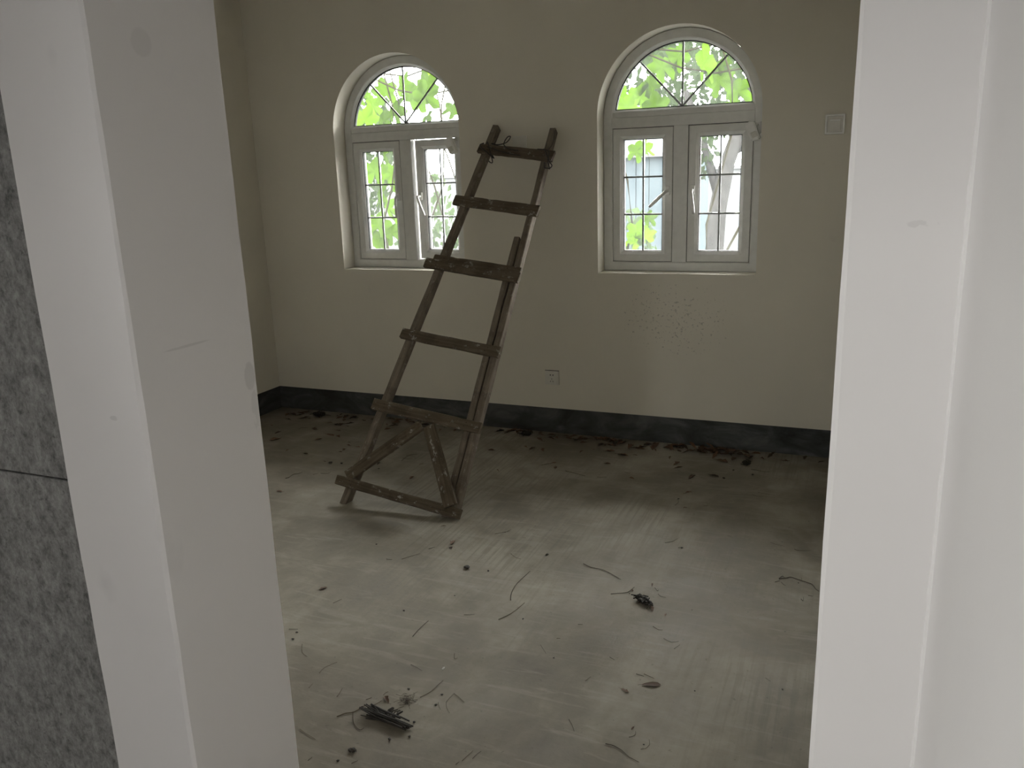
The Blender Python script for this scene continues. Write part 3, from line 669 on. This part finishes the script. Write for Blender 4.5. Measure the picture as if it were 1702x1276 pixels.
# ------------------------------------------------------------------ litter on the floor
random.seed(21)
def dry_leaf_mesh(i):
    rnd = random.Random(100+i); bm = bmesh.new()
    n = 14; ln, wd = .5, rnd.uniform(.16, .30); curl = rnd.uniform(.5, 1.5); bend = rnd.uniform(-.5, .5); lob = rnd.choice((0, 0, .35))
    mid, lft, rgt = [], [], []
    for k in range(n//2+1):
        u = k/(n//2); x = -ln+2*ln*u
        h = wd*math.sin(PI*(u**.8))**.8*(1+lob*math.cos(u*PI*5)) if 0 < u < 1 else .012
        up = .10*bend*(x*2)**2+rnd.uniform(-.02, .02)
        mid.append(bm.verts.new((x, rnd.uniform(-.015, .015), up)))
        lft.append(bm.verts.new((x, h*math.cos(curl*.7), up+h*math.sin(curl*.7)+rnd.uniform(-.03, .03))))
        rgt.append(bm.verts.new((x, -h*math.cos(curl*.5), up+h*math.sin(curl*.5)+rnd.uniform(-.03, .03))))
    for k in range(n//2):
        bm.faces.new((mid[k], mid[k+1], lft[k+1], lft[k])); bm.faces.new((rgt[k], rgt[k+1], mid[k+1], mid[k]))
    tube(bm, [mid[-1].co, mid[-1].co+Vector((.12, .03, .02)), mid[-1].co+Vector((.22, .09, .05))], .012, 4)
    zmin = min(v.co.z for v in bm.verts)
    for v in bm.verts: v.co.z -= zmin
    return mesh_of('dry_leaf', bm, M['dry'], True)
LM = [dry_leaf_mesh(i) for i in range(10)]
def dry_leaf(x, y, s, z=.0008, tilt=0.0, where='floor'):
    o = link('dry_leaf', random.choice(LM), None, (x, y, z), (random.uniform(-tilt, tilt), random.uniform(-tilt, tilt), random.uniform(0, 6.28)))
    o.scale = (s, s*random.uniform(.8, 1.1), s*random.uniform(.6, 1.0))
    if where == 'wall' and x < -2.2: tag(o, 'dry brown leaf drifted on the floor between the room corner and the ladder', 'leaf', 'leaves between corner and ladder')
    elif where == 'wall' and x < -1.0: tag(o, 'dry brown leaf drifted along the skirting below the low wall socket', 'leaf', 'leaves below the low socket')
    elif where == 'wall': tag(o, 'dry brown leaf drifted along the skirting around the leaf heap', 'leaf', 'leaves around the leaf heap')
    elif where == 'heap': tag(o, 'dry reddish leaf in the heap against the skirting under the closed window', 'leaf', 'leaves heaped under the closed window')
    elif where == 'ladder': tag(o, 'dry brown leaf scattered on the floor around the ladder', 'leaf', 'leaves around the ladder')
    else: tag(o, 'dry leaf lying loose on the open concrete floor', 'leaf', 'loose leaves on open floor')
for x, y, w in LEAVES:
    y = min(y, D-.035)
    x = max(x, XL+.04)
    w = max(.02, min(w*1.15, .09))
    dry_leaf(x, y, w, where='wall' if y > 4.2 else ('ladder' if x < -1.6 and y > 2.6 else 'open'))
for k in range(34):      # drift left of the ladder
    dry_leaf(random.uniform(-3.55, -2.25), D-.03-abs(random.gauss(0, .10)), random.uniform(.035, .065), tilt=.2, z=.003, where='wall')
for k in range(46):      # drift between the ladder and the far jamb
    dry_leaf(random.uniform(-1.95, -.45), D-.03-abs(random.gauss(0, .055)), random.uniform(.035, .07), tilt=.25, z=.004, where='wall')
heap = []
for k in range(400):     # heaped leaves under the closed window
    u = random.gauss(0, .13); x, y = -.72+u, D-.045-abs(random.gauss(0, .05))
    if len(heap) < 24 and all((x-a)**2+(y-b_)**2 > .036**2 for a, b_ in heap):
        heap.append((x, y)); dry_leaf(x, y, random.uniform(.045, .07), tilt=.5, z=.010+random.random()*.02*max(0, 1-abs(u)*5), where='heap')
for k, pts in enumerate(TWIGS):
    L_ = sum((Vector(a)-Vector(b)).length for a, b in zip(pts, pts[1:]))
    r = max(.0010, min(.0017, L_*.012))
    cx = sum(p[0] for p in pts)/len(pts); cy = sum(p[1] for p in pts)/len(pts)
    P = [Vector((p[0]-cx, p[1]-cy, 0)) for p in pts]; out = []
    for i in range(len(P)-1):
        a, b, c, d = P[max(i-1, 0)], P[i], P[i+1], P[min(i+2, len(P)-1)]
        for j in range(3):
            t = j/3; out.append(.5*((2*b)+(c-a)*t+(2*a-5*b+4*c-d)*t*t+(3*b-a-3*c+d)*t**3))
    out.append(P[-1]); n = len(out)
    out = [v+Vector((0, 0, r+.0003+random.uniform(0, .0008))) for v in out]
    bm = bmesh.new(); tube(bm, out, [r*(1-.45*i/(n-1)) for i in range(n)], 5)
    o = obj('dry_twig', bm, M['twig'], None, (cx, cy, .0003))
    if L_ > .17: tag(o, 'long curved dry twig lying on the concrete floor', 'twig', 'long twigs on the floor')
    elif cy > 3.2: tag(o, 'thin dry twig on the floor near the window wall', 'twig', 'twigs near the window wall')
    else: tag(o, 'short thin dry twig on the open concrete floor', 'twig', 'short twigs on open floor')
def pebble_mesh(i):
    rnd = random.Random(300+i); bm = bmesh.new(); bmesh.ops.create_icosphere(bm, subdivisions=2, radius=.5)
    for v in bm.verts: v.co = v.co*rnd.uniform(.8, 1.12); v.co.z *= .55
    zm = min(v.co.z for v in bm.verts)
    for v in bm.verts: v.co.z -= zm
    return mesh_of('floor_crumb', bm, M['dark'], False)
PMs = [pebble_mesh(i) for i in range(4)]
for x, y, w in BITS:
    o = link('floor_crumb', random.choice(PMs), None, (x, y, .0002), (0, 0, random.uniform(0, 6)))
    w = max(.006, w); o.scale = (w, w*random.uniform(.6, .9), w*.7)
    tag(o, 'small dark crumb of dirt on the concrete floor', 'crumb', 'dirt crumbs on the floor')
o = link('plaster_chip', PMs[1].copy(), None, (-1.162, 2.088, .0002)); o.data.materials[0] = M['pale']; o.scale = (.008, .016, .006)
tag(o, 'tiny white plaster chip on the open concrete floor', 'plaster chip')

def clump(name, p, rx, ry, rz, n, r, label, cat, m='dark', seed=0, rot=0, straight=0.0, core=True):
    rnd = random.Random(seed); bm = bmesh.new()
    if core:
        q = bmesh.ops.create_icosphere(bm, subdivisions=3, radius=1.0)['verts']
        for v in q:
            k = rnd.uniform(.55, .9); v.co = Vector((v.co.x*rx*k, v.co.y*ry*k, max(.0, rz*.42+v.co.z*rz*.45*k)))
    for i in range(n):
        a = rnd.uniform(0, 2*PI)*(1-straight)+rnd.gauss(0, .10)*straight
        c = Vector((rnd.gauss(0, .38)*rx, rnd.gauss(0, .42)*ry, rnd.uniform(.1, .8)*rz))
        L_ = rx*rnd.uniform(.5, 1.0)*(1+.5*straight); d = Vector((math.cos(a), math.sin(a), rnd.uniform(-.25, .25)))
        pts = [c-d*L_*.5, c+Vector((rnd.gauss(0, .08), rnd.gauss(0, .08), .05))*rx, c+d*L_*.5]
        pts = [Vector((v.x, v.y, max(r, v.z))) for v in pts]
        tube(bm, pts, [r, r*.9, r*.6], 5)
    return tag(obj(name, bm, M[m], None, (p[0], p[1], .0003), (0, 0, rot)), label, cat)
clump('leaf_clump', (-3.313, 4.44), .062, .035, .045, 26, .0022, 'dark rotted clump among leaves near the room corner', 'clump', seed=1)
clump('leaf_clump', (-1.807, 4.455), .042, .028, .040, 24, .0020, 'small black tuft among leaves below the low socket', 'clump', seed=2)
clump('leaf_clump', (-.487, 4.325), .030, .022, .035, 18, .0018, 'small dark clump on the floor beside the leaf heap', 'clump', seed=3)
clump('leaf_clump', (-.652, 2.715), .050, .022, .026, 16, .0024, 'crumpled dark leaf cluster alone on the open floor', 'clump', seed=4, rot=-.6)
clump('dust_ball', (-1.185, 1.897), .034, .026, .010, 40, .0006, 'fuzzy brown dust ball beside the twig bundle', 'dust ball', m='twig', seed=5, core=False)
clump('dirt_lump', (-1.219, 1.643), .016, .010, .014, 6, .0014, 'small brown dirt block on the floor in front of the twig bundle', 'dirt lump', seed=6, rot=.3)
# bundle of twigs
bx, by = (-1.277-1.113)/2, (1.808+1.785)/2-.004
tb = empty('twig_bundle', (bx, by, 0), (0, 0, math.atan2(1.785-1.808, .164)-.02))
tag(tb, 'dark bundle of broken twigs lying on the concrete floor', 'twig bundle')
rnd = random.Random(9)
for k in range(30):
    y0 = rnd.gauss(0, .009); z0 = .004+abs(rnd.gauss(0, .008)); r = rnd.uniform(.0018, .0036)
    xa, xb = -.088+rnd.uniform(-.012, .03), .080+rnd.uniform(-.04, .012)
    sp = rnd.gauss(0, .007)
    bm = bmesh.new()
    tube(bm, [(xa, y0+sp, max(r, z0+rnd.uniform(-.004, .012))), (xa*.4, y0+sp*.3, max(r, z0)), (xb*.5, y0, max(r, z0)), (xb, y0+rnd.gauss(0, .003), max(r, z0-.002))], [r*.7, r, r, r*.9], 5)
    obj('twig', bm, M['dark'], tb)
for k in range(9):
    x0 = rnd.uniform(-.035, .02); r = rnd.uniform(.0015, .003); bm = bmesh.new()
    tube(bm, [(x0, .010, .012), (x0+rnd.uniform(-.006, .01), .026, .018), (x0+rnd.uniform(-.01, .015), .038, .020)], [r, r, r*.8], 5)
    obj('twig', bm, M['dark'], tb)

# ------------------------------------------------------------------ garden outside the windows
random.seed(33)
bm = bmesh.new(); box(bm, -70, 60, -60, 80, -.60, -.40)
tag(obj('ground', bm, M['ground']), 'pale paved ground outside the house', kind='structure')
bm = bmesh.new(); box(bm, -4.4, XR+.4, HY-.2, D+TH, -.41, -.15)
tag(obj('house_plinth', bm, M['gwall']), 'plinth the house stands on', kind='structure')
def green_leaf_mesh(i):
    rnd = random.Random(500+i); bm = bmesh.new()
    c = bm.verts.new((0, 0, 0)); n = 40; rim = []
    for k in range(n):
        a = 2*PI*k/n
        r = .36+.20*abs(math.cos(2.5*(a-PI/2)))**1.3+.02*math.cos(a*14+i)
        if abs(((a-1.5*PI+PI) % (2*PI))-PI) < .25: r *= .45
        x, y = r*math.cos(a), r*math.sin(a)*1.05
        rim.append(bm.verts.new((x, y, -.35*(x*x+y*y)+.05*math.cos(a*5+i)+rnd.uniform(-.01, .01))))
    for k in range(n): bm.faces.new((c, rim[k], rim[(k+1) % n]))
    tube(bm, [(0, -.16, -.01), (.02, -.4, .03), (.06, -.62, .1)], .010, 4)
    return mesh_of('leaf', bm, M['vine'], True)
GL = [green_leaf_mesh(i) for i in range(5)]
def vine(name, wi, label, slope, spots, nrand):
    x0, x1 = WIN[wi]; cx = (x0+x1)/2
    t = empty(name, (cx-slope*.5, D+TH+.5, -.40)); tag(t, label, 'vine', 'vines outside the windows')
    bm = bmesh.new()
    for k in range(4):
        xa = random.uniform(-.7, .7); pts = []
        for j in range(12):
            pts.append((xa+.12*math.sin(j*.9+k)+.03*j*(1 if k % 2 else -1), random.uniform(-.06, .06)+.1*(k-1.5), j*.27))
        tube(bm, pts, [.011-.0006*j for j in range(12)], 6)
    # arching canes over the opening
    for k in range(4):
        pts = [(-1.0+.2*j, .1*(k-1.5)+random.uniform(-.04, .04), 2.70+.12*k+.10*math.sin(j*.8+k)-.02*j) for j in range(11)]
        tube(bm, pts, .006, 6)
    obj('stem', bm, M['stem'], t)
    allp = list(spots)
    for k in range(nrand):
        allp.append((random.uniform(-.75, .75), random.uniform(1.95, 2.55) if random.random() < .75 else random.uniform(.6, 1.9), random.uniform(.12, .22), random.uniform(.2, 1.0)))
    for (dx, z, s, dep) in allp:
        o = link('leaf', random.choice(GL), t, (dx-slope*(dep-.5)+slope*0, dep-.5, z+.40), (PI/2+random.uniform(-.7, .7), random.uniform(-.6, .6), random.uniform(-.9, .9)))
        o.scale = (s*.88,)*3
    return t
# (offset along the wall, height, size, distance out): leaves seen in the panes
w1 = [(-.36, 1.95, .20, .35), (-.30, 2.05, .18, .5), (-.22, 1.93, .17, .3), (-.12, 2.0, .2, .5), (-.05, 2.15, .2, .4), (.05, 2.10, .2, .5), (-.2, 2.15, .2, .6), (.12, 1.95, .16, .5), (.14, 2.16, .16, .4),
      (-.32, 1.60, .2, .4), (-.24, 1.70, .18, .5), (-.18, 1.58, .18, .6), (-.30, 1.42, .2, .5), (-.22, 1.34, .18, .4), (-.32, 1.22, .2, .5), (-.22, 1.16, .2, .6), (-.14, 1.22, .17, .5), (-.15, 1.45, .18, .7), (-.33, 1.08, .2, .5), (-.12, 1.08, .16, .6), (.0, 1.3, .16, .8), (-.02, 1.6, .16, .8)]
w2 = [(-.36, 1.92, .2, .4), (-.28, 1.98, .2, .5), (-.18, 1.92, .18, .35), (-.22, 2.06, .18, .5), (-.14, 2.14, .2, .4), (-.05, 2.20, .17, .5), (.10, 2.13, .24, .35), (.20, 2.05, .2, .5), (.30, 1.97, .2, .35), (.27, 1.88, .17, .45), (.2, 2.14, .15, .5),
      (-.30, 1.66, .14, .4), (-.24, 1.68, .13, .5), (-.29, 1.18, .15, .4), (-.24, 1.13, .16, .5), (-.31, 1.10, .15, .5), (-.22, 1.24, .12, .6)]
vine('climbing_vine', 0, 'lush green vine leaves outside the window behind the ladder', .58, w1, 9)
vine('climbing_vine', 1, 'green vine leaves hanging over the arch of the closed window', .20, w2, 5)

def foliage(name, c, r, n, s, label, parent=None, m='foliage', seed=0):
    rnd = random.Random(seed); bm = bmesh.new()
    for k in range(n):
        while True:
            v = Vector((rnd.uniform(-1, 1), rnd.uniform(-1, 1), rnd.uniform(-1, 1)))
            if .25 < v.length < 1: break
        p = Vector((v.x*r[0], v.y*r[1], v.z*r[2]))
        R3 = Euler((rnd.uniform(0, 6), rnd.uniform(0, 6), rnd.uniform(0, 6))).to_matrix(); q = s*rnd.uniform(.6, 1.3)
        vs_ = [bm.verts.new(p+R3 @ Vector(co)*q) for co in ((-.5, 0, 0), (-.1, -.28, .04), (.5, 0, 0), (-.1, .28, .04))]
        bm.faces.new(vs_)
    o = link(name, mesh_of(name, bm, M[m]), parent, c)
    return tag(o, label, kind='stuff')
def tree(p, trunk, branches, crowns, label, seed):
    t = empty('garden_tree', p); tag(t, label, 'tree')
    bm = bmesh.new(); tube(bm, [q[:3] for q in trunk], [q[3] for q in trunk], 10); obj('trunk', bm, M['bark'], t, smooth=True)
    for b_ in branches:
        bm = bmesh.new(); tube(bm, [q[:3] for q in b_], [q[3] for q in b_], 8); obj('branch', bm, M['bark'], t, smooth=True)
    for i, (c, r, n, s) in enumerate(crowns):
        foliage('foliage', c, r, n, s, None, t, seed=seed+i)
tree((-1.78, 11, -.40), [(0, 0, 0, .14), (.02, 0, .7, .12), (.06, .0, 1.45, .11), (.16, 0, 2.0, .10), (.36, .05, 2.6, .085), (.6, .1, 3.4, .06)],
     [[(.08, 0, 1.55, .07), (-.1, .05, 2.1, .055), (-.4, .1, 2.9, .04)], [(.2, 0, 2.1, .05), (.5, .1, 2.3, .035), (.9, .2, 2.7, .025)]],
     [((-.25, 0, 2.15), (.28, .4, .42), 260, .11), ((.15, .1, 3.9), (1.6, 1.2, .9), 1500, .16), ((.55, .2, 2.0), (.25, .3, .3), 90, .10)], 'slender forked tree in the garden beyond the closed window', 60)
tree((-3.3, 16.0, -.40), [(0, 0, 0, .12), (.0, 0, 1.5, .10), (.1, 0, 3.2, .07)], [[(0, 0, 1.4, .05), (-.5, .1, 2.4, .03)], [(.02, 0, 1.6, .05), (.5, .1, 2.5, .03)]],
     [((0, 0, 3.6), (1.7, 1.4, 1.4), 1500, .20)], 'leafy tree standing behind the blue grey shed', 70)
tree((-8.6, 12.5, -.40), [(0, 0, 0, .14), (.0, 0, 1.5, .12), (-.1, 0, 3.2, .08)], [[(0, 0, 1.2, .05), (-.6, .1, 2.2, .03)], [(.02, 0, 1.4, .05), (.6, .1, 2.3, .03)]],
     [((0, 0, 2.4), (1.3, 1.2, 1.5), 1400, .20)], 'bushy tree beyond the window behind the ladder', 80)
def shrub(p, r, n, s, label, seed):
    t = empty('garden_shrub', p); tag(t, label, 'shrub')
    bm = bmesh.new()
    for k in range(5):
        a = k*1.3; tube(bm, [(0, 0, 0), (.2*math.cos(a)*r[0], .2*math.sin(a)*r[1], r[2]*.5), (.5*math.cos(a)*r[0], .5*math.sin(a)*r[1], r[2]*1.2)], [.03, .02, .01], 6)
    obj('stem', bm, M['bark'], t)
    foliage('foliage', (0, 0, r[2]), r, n, s, None, t, seed=seed)
shrub((-2.42, 9.5, -.40), (.30, .4, .78), 200, .16, 'loose shrub in front of the blue grey shed', 90)
shrub((-5.25, 9.8, -.40), (.6, .5, 1.0), 330, .15, 'rounded shrub beyond the ajar casement', 91)
# blue-grey boarded shed
sh = empty('garden_shed', (-3.35, 12.4, -.40)); tag(sh, 'blue grey boarded shed in the garden beyond the closed window', 'shed')
bm = bmesh.new(); box(bm, -1.0, 1.0, .03, 1.6, 0, 2.15); obj('body', bm, M['bluewall'], sh)
bb = bmesh.new(); box(bb, 0, .192, 0, .025, 0, 2.15, .003, 1); bb = mesh_of('board', bb, M['bluewall'])
for k in range(10): link('board', bb, sh, (-1.0+.2*k+.004, .0 if k % 2 else .006, 0))
bm = bmesh.new()
vs_ = [bm.verts.new(c) for c in ((-1.1, -.12, 2.13), (1.1, -.12, 2.13), (1.1, 1.75, 2.45), (-1.1, 1.75, 2.45), (-1.1, -.12, 2.18), (1.1, -.12, 2.18), (1.1, 1.75, 2.50), (-1.1, 1.75, 2.50))]
for f in ((0, 1, 2, 3), (4, 5, 6, 7), (0, 1, 5, 4), (1, 2, 6, 5), (2, 3, 7, 6), (3, 0, 4, 7)): bm.faces.new([vs_[i] for i in f])
obj('roof', bm, M['gwall'], sh)
gw = empty('garden_wall', (-4, 19, -.40)); tag(gw, 'pale rendered garden wall at the far end of the garden', 'wall')
bm = bmesh.new(); box(bm, -14, 12, 0, .25, 0, 1.9); obj('wall_body', bm, M['gwall'], gw)
bm = bmesh.new(); box(bm, -14.05, 12.05, -.05, .30, 1.9, 1.98, .01, 1); obj('coping', bm, M['gwall'], gw)
